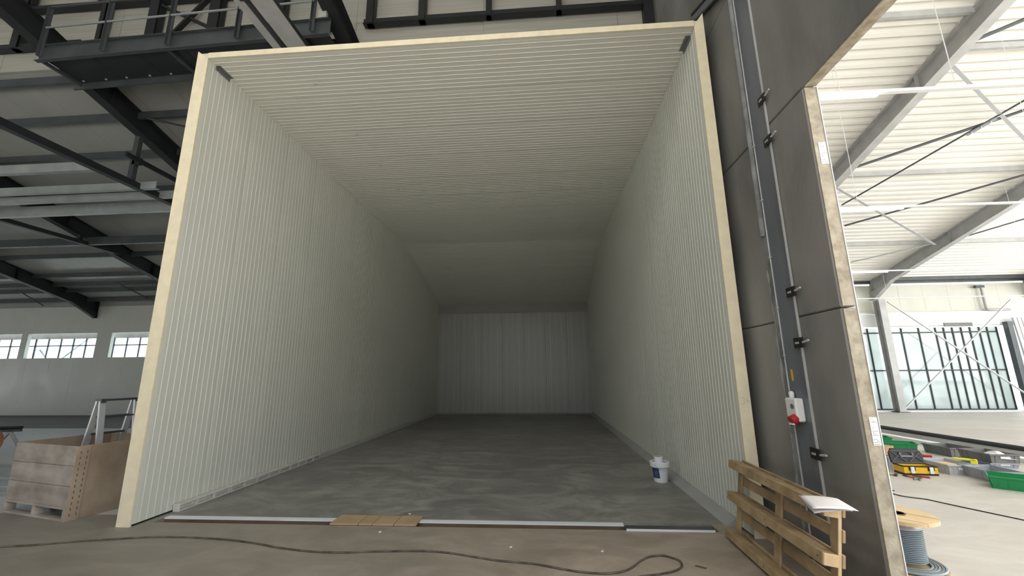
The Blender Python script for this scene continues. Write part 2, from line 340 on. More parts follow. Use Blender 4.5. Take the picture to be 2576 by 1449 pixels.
# ------------------------------------------------------------------ concrete wall with its steel column
wm = sroot('wall_middle')
def cpan(y0, y1, z0, z1, dx=0., edge=True):
    g = .006
    p = MB().box(XC+dx, XC2+dx, y0+g, y1-g, z0+g, z1-g).build('concrete_panel', M['conc_wall'], wm, bev=.008)
    return p
def edge_y(z0, z1): MB().box(XC+.012, XC2-.004, YJ-.006, YJ+.006, z0+.012, z1-.012).build('lit_edge', M['conc_edge'], wm)  # pale facing on the wall end, painted as if lit
for i, (z0, z1) in enumerate(((0, 2.085), (2.085, 4.0))):
    cpan(YJ, 3.95, z0, z1, .003*i); cpan(3.95, 10.0, z0, z1, .003*i); cpan(10.0, 18.7, z0, z1, -.003*i); edge_y(z0, z1)
for i, (z0, z1) in enumerate(((4.0, 5.95), (5.95, 7.9), (7.9, 9.9))):
    cpan(-8, 3.95, z0, z1, -.002*i); cpan(3.95, 10.0, z0, z1, .002*i)
cpan(-8, 6.7, 9.9, 12.2); cpan(10.0, 18.7, 4.0, 5.1); cpan(10.0, 14.5, 5.1, 6.2)
MB().box(XC+.012, XC2-.004, -8, YJ-.01, 3.994, 4.007).build('lit_edge', M['conc_edge'], wm)  # lintel underside painted pale for the light it catches
MB().box(XC2-.001, XC2+.005, YJ-.012, YJ+.004, 0, 3.99).build('lit_edge_strip', M['white'], wm)  # white strip stands in for hall light along the wall end
# printed element labels on the wall end
def elabel(x0, x1, z0, z1, two):
    y = YJ-.0075; o = MB().box(x0, x1, y-.002, y, z0, z1).build('paper_label', M['paper'], wm)
    wd = x1-x0; h = z1-z0; b = MB(); r = .0011; yy = y-.0022
    def ln(*p): b.tube([(x0+a*wd, yy, z0+c*h) for a, c in p], r, 4)
    ln((.12, .945), (.42, .95)); ln((.35, .86), (.62, .862)); ln((.14, .815), (.84, .82))
    if two: ln((.28, .72), (.36, .79), (.56, .79), (.60, .72), (.25, .60), (.75, .615))
    else: ln((.16, .62), (.42, .62))
    ln((.08, .50), (.88, .505)); ln((.08, .345), (.88, .35)); ln((.15, .45), (.4, .45)); ln((.15, .40), (.6, .40))
    ln((.08, .21), (.52, .215), (.6, .19), (.6, .13), (.52, .105), (.08, .10))
    ln((.70, .15), (.86, .15)); ln((.72, .10), (.86, .10)); ln((.08, .04), (.85, .045))
    b.build('print', M['ink'], o)
elabel(2.322, 2.380, 3.270, 3.466, True); elabel(2.330, 2.384, 1.09, 1.283, False)
# sealant smear beside the column (part of the wall)
def ragged(z0, z1, n, y0, y1, rag, x):
    b = MB(); vs = []
    for i in range(n+1):
        z = z0+(z1-z0)*i/n; a = random.uniform(-rag, rag)
        vs += [(x, y0, z), (x-.006, (y0+y1)/2, z), (x-.002, y1+a, z), (x+.006, y1+a, z)]
    fs = []
    for i in range(n):
        for k in range(3): fs.append((i*4+k, i*4+k+1, i*4+k+5, i*4+k+4))
    return b.add(vs, fs)
ragged(0, 2.95, 60, 4.075, 4.165, .022, XC-.003).build('sealant_smear', M['sealant'], wm, smooth=True)
ragged(0, 2.6, 50, 4.15, 4.185, .02, XC-.001).build('sealant_smear', M['fillet'], wm, smooth=True)
MB().tube([(XC-.012, 4.135, 2.95), (XC-.012, 4.13, 6.6)], .03, 8).build('sealant_bead', M['sealant'], wm, smooth=True)
col = thing('steel_column', 'blue-grey steel column set in the concrete wall beside the white box', 'column', (XC-.001, 3.935, 0))
MB().box(-.012, -.002, -.14, .14, 0, 8.6).build('web', M['galv'], col)
MB().box(-.022, -.002, -.145, -.135, 0, 8.6).build('flange_lip', M['light_steel'], col)
MB().box(-.022, -.002, .125, .135, 0, 8.6).build('flange_lip', M['light_steel'], col)
c = MB().tube([(-.026, .118, 0), (-.026, .118, 4.5), (-.026, .118, 8.6)], .006, 6).build('conduit', M['light_steel'], col)
for z in (.4, 1.2, 1.75, 2.2, 2.7, 3.3, 3.9): MB().box(-.036, -.018, .106, .130, z, z+.016).build('clip', M['light_steel'], c)
MB().box(-.0145, -.012, .05, .075, 1.53, 1.63).build('sticker', M['yellow'], col)
for z, nm in ((4.273, 'topmost'), (3.822, 'second highest'), (2.312, 'middle'), (1.857, 'second lowest'), (.938, 'lowest')):
    k = thing('wall_clamp', 'black square clamp plate with bolt, %s of the five on the column edge' % nm, 'clamp', (XC-.026, 3.80, z), group='black clamps along the steel column')
    MB().box(-.012, 0, -.065, .065, -.045, .045).build('plate', M['black'], k, bev=.003)
    MB().tube([(-.006, -.06, .0), (-.006, -.14, .012)], .009, 8).build('bolt', M['alu'], k)
    MB().box(-.017, -.011, -.012, .035, -.010, .008).build('slot_insert', M['light_steel'], k)
sb = thing('socket_box', 'white socket box with red outlet on the steel column', 'socket', (XC-.013, 3.955, 1.28))
MB().box(-.075, 0, -.075, .085, -.10, .10).build('housing', M['white'], sb, bev=.012)
MB().lathe([(0, -.02), (.018, -.02), (.022, 0), (.022, .03), (.012, .042), (0, .045)], 14, Matrix.Translation((-.03, .045, .115))).build('cable_gland', M['white'], sb, smooth=True)
MB().lathe([(.0, 0), (.022, 0), (.022, .006), (0, .008)], 14, Matrix.Translation((-.075, -.025, .03)) @ Matrix.Rotation(-PI/2, 4, 'Y')).build('switch_knob', M['crate_d'], sb)
MB().lathe([(0, 0), (.04, 0), (.045, .05), (.04, .055), (0, .055)], 16, Matrix.Translation((-.06, -.035, -.07)) @ Matrix.Rotation(-PI/2-.5, 4, 'Y')).build('red_outlet', M['red'], sb)
MB().box(-.11, -.09, -.06, 0, -.125, -.11).build('outlet_flap', M['white'], sb)
MB().lathe([(0, 0), (.03, 0), (.034, .03), (0, .034)], 14, Matrix.Translation((-.05, .045, -.105)) @ Matrix.Rotation(PI-.3, 4, 'Y')).build('blue_outlet', M['blue'], sb)
cb = thing('corner_brace', 'dark diagonal steel brace above the box corner at the concrete wall', 'brace')
MB().bar((XC-.03, 5.15, 6.53), (XC-.03, 3.6, 5.80), .10, .02, (1, 0, 0)).build('brace_bar', M['galv'], cb)
MB().bar((XC-.045, 5.20, 6.50), (XC-.045, 3.62, 5.74), .03, .012, (1, 0, 0)).build('brace_edge', M['black'], cb)
MB().bar((XC-.045, 5.10, 6.60), (XC-.045, 3.56, 5.88), .03, .012, (1, 0, 0)).build('brace_edge', M['black'], cb)

# ------------------------------------------------------------------ roofs (purlins are their parts)
rl = sroot('ceiling'); 
def slope_strip(x0, x1, y0, y1, zf, th, m, name, parent):
    return MB().prism([(y0, zf(y0)), (y1, zf(y1)), (y1, zf(y1)+th), (y0, zf(y0)+th)], x0, x1, 'x').build(name, m, parent)
x = -36.0
while x < 2.2:
    slope_strip(x+.004, min(x+1.0, XC-.02)-.004, 6.86, 17.95, zl, .1, M['roof_l'], 'roof_panel', rl); x += 1.0
XLS = (-20.95, -15.15, -9.32, -3.55, 2.22)
def cchan(x0, x1, y, z, h, b=.07, m='mid_steel', name='purlin', parent=None, t=.008):
    """C-section along X: web at y, flanges away from the camera"""
    q = MB().box(x0, x1, y, y+t, z, z+h).box(x0, x1, y+t, y+b, z, z+t).box(x0, x1, y+t, y+b, z+h-t, z+h)
    return q.build(name, M[m], parent)
for y in (6.95, 7.9, 9.0, 10.3, 12.75, 13.6, 15.0, 15.75, 16.3, 17.2):
    for a, b in zip(XLS[:-1], XLS[1:]):
        cchan(a+.02, b-.02, y, zl(y)-.19, .17, .07, 'mid_steel', 'purlin', rl)
    cchan(-36, XLS[0]-.02, y, zl(y)-.19, .17, .07, 'mid_steel', 'purlin', rl)
MB().box(-36, XC-.03, -8, 6.8, 10.5, 10.6).build('upper_roof_slab', M['roof_l'], rl)
wq = sroot('wall_unseen_rear')  # unseen walls, closed and opened to steer the daylight
MB().box(-36, -8, -8.1, -8, 3.6, 10.6).build('unseen_rear_sheet', M['roof_l'], wq); MB().box(-14, -8, -8.1, -8, 0, 3.6).build('unseen_rear_sheet', M['roof_l'], wq); MB().box(-8, XC, -8.1, -8, 9.8, 10.6).build('unseen_rear_sheet', M['roof_l'], wq)
struct(MB().box(-60, 60, -34, -26, -.1, 9.0).prism([(-34.5, 9.0), (-25.5, 9.0), (-30, 11.0)], -60, 60, 'x').build('wall_sky_blocker', M['dark_blocker']))  # unseen building added to block low sky and reflect dark
MB().box(-36.1, -36, -8.1, 17.9, 2.6, 10.6).build('side_sheet', M['roof_l'], wq)  # unseen side wall, left open low down to let light in
# upstand wall with cladding boards
wu = sroot('wall_front')
zz = 8.0; k = 0
while zz < 10.45:
    x = -14.0; s = (k % 2)*.8
    while x < XC-.03:
        x1 = min(x+2.6, XC-.03); MB().box(x+.003, x1-.003, 6.80+.002*((k*7+int(x*3)) % 3), 6.85, zz+.002, min(zz+.62, 10.5)-.002).build('cladding_board', M['clad'], wu); x = x1
    zz += .62; k += 1
MB().box(-36, -14, 6.8, 6.85, 8.0, 10.5).build('cladding_sheet', M['clad'], wu)

rr = sroot('ceiling')
per = .22; y = -8.0; prof = []
while y < 18.9:
    for dy, dz in ((0, 0), (.085, 0), (.112, .12), (.193, .12)): prof.append((y+dy, zr(y+dy)+dz))
    y += per
b = MB(); n = len(prof)
b.add([(XC2, a, z) for a, z in prof]+[(27, a, z) for a, z in prof], [(i, i+1, n+i+1, n+i) for i in range(n-1)])
b.build('corrugated_sheet', M['roof_r'], rr)
MB().prism([(-8, zr(-8)+.13), (19, zr(19)+.13), (19, zr(19)+.25), (-8, zr(-8)+.25)], XC2, 27, 'x').build('roof_deck', M['roof_r'], rr)
for y, a, b_ in ((7.2, XC2, 8.4), (7.95, 8.6, 14.3), (11.65, XC2, 8.4), (11.65, 8.6, 14.3), (11.65, 14.55, 20.5), (15.39, XC2, 14.3), (15.39, 14.55, 20.5), (18.5, XC2, 14.3), (18.5, 14.55, 20.5), (18.2, 14.55, 20.5)):
    cchan(a, b_, y, zr(y)-.13, .12, .07, 'light_steel' if y < 17 else 'mid_steel', 'purlin', rr)

# ------------------------------------------------------------------ steel rafters
def rafter(label, x, y0, y1, zf, m, d=.48, fwid=.22, haunch=0.):
    t = thing('steel_rafter', label, 'beam', (x, y0, zf(y0)-.02), group='sloping steel rafters')
    dz = zf(y1)-zf(y0); L = y1-y0
    w_ = [(0, -.012), (L, dz-.012), (L, dz-d+.012), (0, -d+.012)]
    MB().prism(w_, -.012, .012, 'x').build('web', m, t)
    for k, nm in ((0, 'top_flange'), (-d, 'bottom_flange')):
        MB().prism([(0, k), (L, dz+k), (L, dz+k+(.016 if k else -.016)), (0, k+(.016 if k else -.016))], -fwid/2, fwid/2, 'x').build(nm, m, t)
    ss = 3.1
    yy = 2.2
    while yy < L-.4:
        MB().box(-fwid/2+.01, fwid/2-.01, yy, yy+.012, dz*yy/L-d+.016, dz*yy/L-.016).build('stiffener', m, t); yy += ss
    if haunch:
        MB().prism([(L-1.1, dz*(L-1.1)/L-d), (L, dz-d), (L, dz-d-haunch)], -.09, .09, 'x').build('haunch', m, t)
        MB().box(-fwid/2, fwid/2, L-.02, L, dz-d-haunch, dz+.05).build('end_plate', m, t)
    return t
rafter('dark sloping rafter ending against the windowed wall', XLS[0], 3.0, 17.70, zl, M['dark_steel'], haunch=.28)
rafter('dark sloping rafter crossed by bright-edged channels beside the far windows', XLS[1], 3.0, 17.70, zl, M['dark_steel'], haunch=.2)
rafter('dark sloping rafter passing behind the catwalk', XLS[2], 2.0, 17.70, zl, M['dark_steel'])
rafter('dark sloping rafter over the middle of the box front', XLS[3], 2.0, 12.2, zl, M['dark_steel'])
rafter('pale grey rafter in the bright hall nearest the concrete wall', 8.5, -6, 18.6, zr, M['light_steel'], .45)
rafter('pale grey rafter above the facade column in the bright hall', 14.42, -6, 18.6, zr, M['light_steel'], .45, haunch=.35)
rafter('pale grey rafter at the far corner of the bright hall', 20.6, -6, 18.6, zr, M['light_steel'], .45, haunch=.35)

# ------------------------------------------------------------------ lattice frame on the upstand wall
lf = thing('lattice_frame', 'dark steel lattice frame in front of the pale cladding above the box', 'frame', (0, 6.70, 0))
ZB0, ZT0 = 8.42, 9.37
def hbar(z, h, x0, x1, nm): MB().box(x0, x1, -.05, .05, z, z+h).box(x0, x1, -.09, -.05, z, z+.012).build(nm, M['dark_steel'], lf)
hbar(ZB0, .13, -13.0, -9.48, 'bottom_chord'); hbar(ZB0, .13, -9.16, -3.72, 'bottom_chord'); hbar(ZB0, .13, -3.38, 2.05, 'bottom_chord'); 
hbar(ZT0, .12, -13.0, -3.72, 'top_chord')
hbar(ZB0-.34, .06, -9.16, -3.72, 'lower_rail')
for x, wd in ((-10.95, .16), (-9.05, .09), (-7.9, .2), (-6.55, .22), (-5.15, .20), (-3.25, .14), (-2.2, .13), (-.88, .10), (.48, .10)):
    MB().box(x-wd/2, x+wd/2, -.06, .06, ZB0, 10.4).box(x-wd/2, x+wd/2, -.10, -.088, ZB0, 10.4).box(x-.008, x+.008, -.09, -.06, ZB0, 10.4).build('post', M['dark_steel'], lf)
MB().box(2.06, 2.24, -.08, .08, 7.6, 10.4).build('end_post', M['dark_steel'], lf)
MB().bar((-7.80, -.02, ZT0-.1), (-6.62, -.02, ZB0+.2), .05, .07, (0, 1, 0)).build('diagonal', M['dark_steel'], lf)
MB().bar((-7.45, -.04, ZB0+.06), (-6.75, -.04, ZT0), .05, .09, (0, 1, 0)).build('diagonal', M['dark_steel'], lf)
MB().bar((-9.9, -.04, 9.95), (-9.05, -.04, ZT0+.02), .05, .08, (0, 1, 0)).build('diagonal', M['dark_steel'], lf)

# ------------------------------------------------------------------ catwalk under the rafters
cwk = thing('catwalk', 'grey steel catwalk with railing hung under the dark rafters', 'catwalk', (-9.2, 5.92, 7.40), math.radians(-1.5))
Lc = 5.68
MB().box(0, Lc, 0, .012, -.06, .27).box(0, Lc, -.06, 0, -.06, -.048).box(0, Lc, -.06, 0, .258, .27).build('front_channel', M['mid_steel'], cwk)
MB().box(-.06, Lc, .66, .672, -.13, .03).box(-.06, Lc, .64, .66, -.13, -.118).box(-.06, Lc, .64, .66, .018, .03).build('rear_channel', M['mid_steel'], cwk)
for i in range(6):
    x0 = .12+i*.92
    MB().box(x0, x0+.91, .02, .62, .0, .03).build('grating_panel', M['dark_steel'], cwk)
for x in (.0, 2.55, 5.1): MB().bar((x+.08, .0, -.03), (x+.08, .66, -.03), .05, .05).build('cross_member', M['mid_steel'], cwk)
for i in range(5):
    for dx in (.2, .7): MB().box(i*.95+dx, i*.95+dx+.03, .575, .60, -.02, .0).build('clip', M['light_steel'], cwk)
for x in (.14, 1.42, 2.7, 4.02, 5.40):
    MB().box(x-.03, x+.03, -.075, -.06, -.01, 1.06).box(x-.03, x-.022, -.12, -.075, -.01, 1.06).build('railing_post', M['mid_steel'], cwk)
MB().tube([(.14, -.09, 1.05), (5.40, -.09, 1.05)], .022, 8).build('top_rail', M['mid_steel'], cwk)
MB().tube([(.14, -.09, .60), (5.40, -.09, .60)], .018, 8).build('mid_rail', M['zinc'], cwk)
MB().box(5.47, 5.62, -.06, .0, .28, .45).box(5.56, 5.60, -.08, -.02, .45, .62).build('junction_box', M['light_steel'], cwk)

# ------------------------------------------------------------------ members lying over the box
ag = thing('steel_angle', 'pale steel angle running back over the box roof', 'angle bar', (-4.22, 3.2, 6.80))
MB().box(0, .13, 0, 3.4, 0, .012).build('leg_plate', M['light_steel'], ag); MB().box(.12, .132, 0, 3.4, .012, .13).build('leg_plate', M['mid_steel'], ag)
MB().box(.10, .2, 1.25, 1.33, -.02, .2).build('bracket', M['dark_steel'], ag)
dk = thing('cable_tray', 'wide pale tray running back over the box roof beside a steel angle', 'tray', (-3.98, 3.2, 6.80))
MB().box(0, .30, 0, 3.4, 0, .02).build('tray_bottom', M['light_steel'], dk)
for x in (0, .285): MB().box(x, x+.015, 0, 3.4, .02, .10).build('tray_side', M['dark_steel'], dk)

# ------------------------------------------------------------------ hung frames and channels in the dark hall
hf = thing('hanging_frame', 'dark beam hung by a post under the rafter behind the catwalk', 'frame', (-9.32, 8.03, 5.93))
MB().box(-.07, .07, -4.5, 1.7, -.02, .12).build('beam', M['dark_steel'], hf)
MB().box(-.07, .03, -.02, -.005, .12, 1.22).box(.03, .045, -.02, .08, .12, 1.22).build('post', M['mid_steel'], hf)
MB().bar((.12, -.3, .60), (.12, 2.3, .60), .06, .10).build('upper_beam', M['dark_steel'], hf)
MB().box(-.02, .16, -.02, .06, .50, .66).build('bracket', M['dark_steel'], hf)
hf2 = thing('hanging_frame', 'dark beam hung under the rafter crossed by bright-edged channels', 'frame', (-15.0, 11.2, 5.95))
MB().box(-.07, .07, -2.6, 1.9, -.02, .10).build('beam', M['dark_steel'], hf2)
MB().box(-.05, .05, .5, .6, .10, .26).build('post', M['dark_steel'], hf2)
chans = ((7.35, -20.7, -9.42, 5.95, 'first', .20), (8.22, -20.7, -8.86, 5.92, 'second', .17), (8.70, -20.7, -8.86, 5.92, 'third', .17), (9.55, -20.7, -9.1, 5.95, 'fourth', .28))
for y, x0, x1, z, nm, h in chans:
    c_ = cchan(x0, x1, y, z, h, .10, 'zinc', 'zinc_channel', None, .01)
    tag(c_, 'zinc channel hung under the dark roof, %s in line from the catwalk' % nm, 'channel', 'hung zinc channels')
c_ = cchan(-20.7, -15.20, 11.95, 5.95, .26, .10, 'mid_steel', 'zinc_channel', None, .01); tag(c_, 'bright-edged channel under the middle rafter, toward the far windows', 'channel', 'hung zinc channels')
c_ = cchan(-15.0, -9.5, 11.95, 5.95, .26, .10, 'mid_steel', 'zinc_channel', None, .01); tag(c_, 'bright-edged channel under the middle rafter, toward the white box', 'channel', 'hung zinc channels')
for i, (p, q, lb) in enumerate((((-22.0, 15.4, 5.28), (-23.7, 17.68, 5.04), 'thin tie rod near the outermost rafter'), ((-17.07, 14.9, 5.40), (-18.15, 17.68, 5.17), 'thin tie rod between the two far dark rafters'), ((-8.7, 7.6, 7.3), (-5.0, 9.0, 6.9), 'thin tie rod fixed to the rafter behind the catwalk'))):
    tag(MB().tube([p, q], .022, 6).build('tie_rod', M['dark_steel']), lb, 'rod', 'thin roof tie rods')

# ------------------------------------------------------------------ dark hall: far wall with windows
wf = sroot('wall_far')
YW = 17.74; wins = ((-31.5, -27.8), (-27.5, -24.52), (-24.2, -20.68), (-19.95, -16.2), (-15.5, -12.0), (-11.4, -8.0))
Z0, Z1 = 2.56, 3.70
def wallbox(x0, x1, z0, z1, nm='wall_panel'): MB().box(x0, x1, YW, YW+.14, z0, z1).build(nm, M['panel'], wf)
x = -36.0
while x < -4.8: wallbox(x+.002, min(x+1.2, -4.80)-.002, 0, Z0); wallbox(x+.002, min(x+1.2, -4.80)-.002, Z1, 4.95); x += 1.2
MB().box(-36, -4.8, YW+.02, YW+.12, 4.95, 5.22).build('eaves_strip', M['roof_l'], wf)
prev = -36.0
for a, b_ in wins: wallbox(prev, a, Z0, Z1, 'wall_pier'); prev = b_
wallbox(prev, -4.8, Z0, Z1, 'wall_pier')
for i, (a, b_) in enumerate(wins[1:4]):
    a, b_ = ((-27.65, -24.36), (-24.36, -20.30), (-20.30, -15.8))[i]; wn = sroot('window_%d' % (i+1), ((a+b_)/2, YW+.5, Z0)); wn2 = (b_-a)/2-.002
    MB().box(-wn2, wn2, -.03, .03, .58, .62).build('transom', M['dark_steel'], wn)
    MB().box(-wn2, wn2, -.03, .03, .93, 1.3).build('head_beam', M['light_steel'], wn)
    x = -wn2; xs = []
    while x < wn2: xs.append(x); x += .655
    for x in xs:
        MB().box(x-.014, x+.014, -.03, .03, -.6, .95).build('mullion', M['dark_steel'], wn)
        for z0, z1 in ((-.6, .58), (.62, .93)): MB().box(x+.016, x+.64, -.006, .006, z0, z1).build('pane', M['glass_l'], wn)
    if i == 1:
        MB().bar((-1.2, .25, -.3), (.9, .25, 1.4), .04, .05, (0, 1, 0)).build('brace', M['dark_steel'], wn)
        MB().bar((-2.1, .25, .45), (-1.3, .25, -.3), .04, .05, (0, 1, 0)).build('brace', M['dark_steel'], wn)
        MB().box(1.56, 1.80, .08, .2, -.3, 1.3).build('outer_post', M['dark_steel'], wn)

# ------------------------------------------------------------------ bright hall: glazed facade
wg = sroot('window_4', (0, 18.75, 0))
mull = [9.6, 10.3, 11.0, 11.75, 12.5, 13.25, 13.97, 14.67, 15.34, 16.04, 16.71, 17.04, 17.38, 17.73, 18.08, 18.44, 18.75, 19.12]
for x in mull: MB().box(x-.022, x+.022, -.04, .04, .06, 3.43).build('mullion', M['dark_steel'], wg)
for a, b_ in zip(mull[:-1], mull[1:]):
    for z0, z1 in ((.10, 1.63), (1.67, 3.20), (3.25, 3.42)): MB().box(a+.024, b_-.024, -.008, .008, z0, z1).build('pane', M['glass'], wg)
for z in (.06, 1.63, 3.205): MB().box(mull[0], mull[-1], -.05, .045, z, z+.042).build('transom', M['dark_steel'], wg)
wh = sroot('wall_facade')
x = 2.5
while x < 22:
    MB().box(x+.003, x+.997, 18.68, 18.8, 3.48, 4.02).build('white_panel', M['white'], wh); MB().box(x+.003, x+.997, 18.70, 18.8, 4.10, 5.3).build('white_panel', M['clad_w'], wh)
    if x < 9.4: MB().box(x+.003, x+.997, 18.68, 18.8, 0, 3.48).build('white_panel', M['roof_r'], wh)
    x += 1.0
MB().box(2.5, 22, 18.60, 18.72, 4.03, 4.09).build('ledge', M['white'], wh)
MB().box(14.75, 19.1, 18.52, 18.68, 3.50, 3.66).build('blind_casing', M['white'], wh)
MB().box(16.9, 18.0, 18.49, 18.52, 3.44, 3.60).build('casing_motor', M['crate_d'], wh)
MB().box(2.5, 22, 18.5, 18.75, 0, .05).build('sill', M['white'], wh)
fc = thing('facade_column', 'pale steel column in front of the glazed facade', 'column', (14.38, 18.35, 0))
MB().box(-.012, .012, -.14, .14, 0, 4.62).build('web', M['light_steel'], fc)
MB().box(-.13, .13, -.16, -.14, 0, 4.62).build('flange', M['light_steel'], fc); MB().box(-.13, .13, .14, .16, 0, 4.62).build('flange', M['light_steel'], fc)
MB().box(-.22, .22, -.2, .2, 0, .03).build('base_plate', M['mid_steel'], fc)
fc2 = thing('facade_column', 'dark narrow post at the edge of the glazing', 'column', (19.32, 18.45, 0))
MB().box(-.1, .1, -.1, .1, 0, 3.6).build('shaft', M['mid_steel'], fc2); MB().box(-.16, .16, -.14, .14, 0, .03).build('base_plate', M['mid_steel'], fc2)
rp = thing('ribbed_panel', 'white ribbed metal panel leaning beside the glazing', 'panel', (19.5, 18.2, .02))
Tr = Matrix.Rotation(-.05, 4, 'X')
for i in range(5): MB().box(i*.16, i*.16+.11, -.03, .02, 0, 3.75, Tr).build('rib', M['white'], rp)
MB().box(0, .78, .02, .04, 0, 3.75, Tr).build('back_sheet', M['crate_l'], rp)
dp = thing('downpipe', 'grey downpipe on the white wall above the glazing', 'pipe', (18.75, 18.55, 4.1))
MB().tube([(0, 0, 1.1), (0, 0, .15), (.03, 0, .06), (.12, 0, .02), (.9, 0, .02)], .05, 10).build('pipe', M['light_steel'], dp, smooth=True)
MB().box(-.25, .1, -.05, .05, .98, 1.08).build('outlet', M['mid_steel'], dp)
def rod(name, p, q, r, m, label, cat='brace', grp=None, flat=None):
    b = MB()
    if flat: b.bar(p, q, flat, .014)
    else: b.tube([p, q], r, 6)
    o = b.build(name, m); return tag(o, label, cat, grp)
xb = thing('cross_brace', 'white X-shaped flat brace in front of the glazed facade', 'brace', (0, 18.2, 0))
MB().bar((14.6, 0, 4.50), (19.3, 0, .50), .03, .075, (0, 1, 0)).build('brace_arm', M['white'], xb)
MB().bar((14.42, .03, .1), (19.45, .03, 4.5), .03, .075, (0, 1, 0)).build('brace_arm', M['white'], xb)
G = 'roof braces in the bright hall'
rod('roof_brace', (8.72, 8.1, 7.84), (13.9, 11.25, 7.02), .03, M['crate_l'], 'pale flat roof brace crossing the turnbuckle plate', 'brace', G, .07)
rod('roof_brace', (8.7, 11.8, 6.87), (14.05, 15.05, 6.02), .03, M['crate_l'], 'pale flat roof brace running to the facade rafter', 'brace', G, .07)
rod('roof_brace', (8.65, 7.65, 8.02), (10.4, 6.5, 8.28), .035, M['mid_steel'], 'dark roof brace close to the upper rafter', 'brace', G)
rod('roof_brace', (8.69, 11.07, 7.12), (12.9, 8.4, 7.80), .035, M['mid_steel'], 'dark roof brace above the turnbuckle plate', 'brace', G)
rod('roof_brace', (9.35, 12.6, 6.66), (12.1, 6.8, 8.18), .022, M['mid_steel'], 'thin dark rod with a turnbuckle plate under the roof', 'brace', G)
rod('roof_brace', (10.2, 13.8, 6.40), (14.2, 11.25, 7.07), .03, M['mid_steel'], 'dark roof brace between the two pale rafters', 'brace', G)
rod('roof_brace', (12.0, 16.25, 5.76), (14.0, 15.05, 6.07), .025, M['light_steel'], 'short grey roof brace near the facade', 'brace', G)
rod('roof_brace', (14.5, 14.6, 6.10), (19.0, 10.3, 7.25), .022, M['mid_steel'], 'thin dark rod beyond the facade rafter', 'brace', G)
tb = thing('turnbuckle', 'galvanised turnbuckle plate where the roof braces cross', 'plate', (10.72, 9.72, 7.40))
dv = Vector((2.75, -5.8, 1.52)).normalized()
MB().bar(-dv*.28+Vector((0, 0, -.02)), dv*.28+Vector((0, 0, -.02)), .13, .02).build('plate', M['galv'], tb)
for s in (-.18, 0, .18): MB().lathe([(0, -.03), (.02, -.03), (.02, .03), (0, .03)], 6, Matrix.Translation(dv*s+Vector((0, 0, -.03)))).build('bolt', M['alu'], tb)
def trunk(label, x0, x1, y, z, lit, wires):
    t = thing('batten_light', label, 'light', (x0, y, z), group='linear lights under the bright roof')
    L = x1-x0
    MB().box(0, L, -.024, .024, .0, .032).build('batten', M['white'], t)
    for a, b_ in lit: MB().box(a-x0, b_-x0, -.02, .02, -.03, -.002).build('tube', M['tube'], t)
    for x, dx, dy, zt in wires:
        MB().tube([(x-x0, 0, .05), (x-x0+dx, dy, zt-z)], .006, 4).build('suspension_wire', M['white'], t)
trunk('linear light nearest the concrete wall end, with a lit tube by the wall', 2.5, 13, 4.12, 4.5, ((2.6, 3.62),), ((3.25, 0, 0, zr(4.12)), (4.41, 0, 0, zr(4.12)), (7.5, 0, 0, zr(4.12))))
trunk('linear light second from the concrete wall end', 2.5, 16, 7.44, 4.5, ((5.2, 6.55), (8.6, 9.8)), ((5.8, 0, 0, zr(7.44)), (9, 0, 0, zr(7.44))))
trunk('linear light third from the concrete wall end', 2.5, 20, 12.5, 4.5, ((8.5, 10.2),), ((9, 0, 0, zr(12.5)), (14, 0, 0, zr(12.5))))
trunk('linear light closest to the glazed facade', 2.5, 20, 17.4, 4.5, (), ((14.0, 0, 0, zr(17.4)),))

# ------------------------------------------------------------------ foreground: pallet, papers
qx, qy, th, ph = 1.771, 4.647, -.018, .16
lv = Vector((math.sin(th), -math.cos(th), 0)); nv = Vector((math.cos(th), math.sin(th), 0)); Zv = Vector((0, 0, 1))
uv = Zv*math.cos(ph)+nv*math.sin(ph); mv = nv*math.cos(ph)-Zv*math.sin(ph)
PT = frame((qx, qy, .024), lv, uv, mv)      # local x along the length, y up the pallet, z towards the wall
pal = thing('wooden_pallet', 'wooden pallet leaning upright against the concrete wall beside the box opening', 'pallet', mx=PT)
def pboard(nm, s0, s1, v0, v1, w0, w1, m='wood'):
    MB().box(s0, s1, v0, v1, w0, w1).build(nm, M[m], pal, bev=.004)
for v0, v1, s1 in ((0, .066, 1.50), (.345, .423, 1.495), (.645, .721, 1.49)): pboard('stringer', 0, s1, v0, v1, 0, .099)
for v0, v1 in ((.345, .423), (.645, .721)): pboard('lit_end_cap', 1.492, 1.506, v0+.002, v1-.002, .004, .096, 'wood_new')  # end grain caps in brighter wood, carrying hall light on the ends
for s0, s1 in ((0, .085), (.71, .80), (1.415, 1.487)): pboard('cross_board', s0, s1, -.0, .72, .10, .121)
for v0, v1 in ((0, .085), (.185, .268), (.345, .428), (.50, .578), (.655, .738)): pboard('deck_board', .01, 1.50, v0, v1, .122, .143)
MB().box(1.488, 1.494, 0, .72, .1005, .1205).build('lit_board_end', M['wood_new'], pal)  # brighter sliver painting the light on the cross board end
for s in (.04, .755, 1.45):
    for v in (.03, .385, .685):
        MB().lathe([(0, 0), (.006, 0), (.005, .003), (0, .0035)], 6, Matrix.Translation((s, v, -.003))).build('nail', M['mid_steel'], pal)
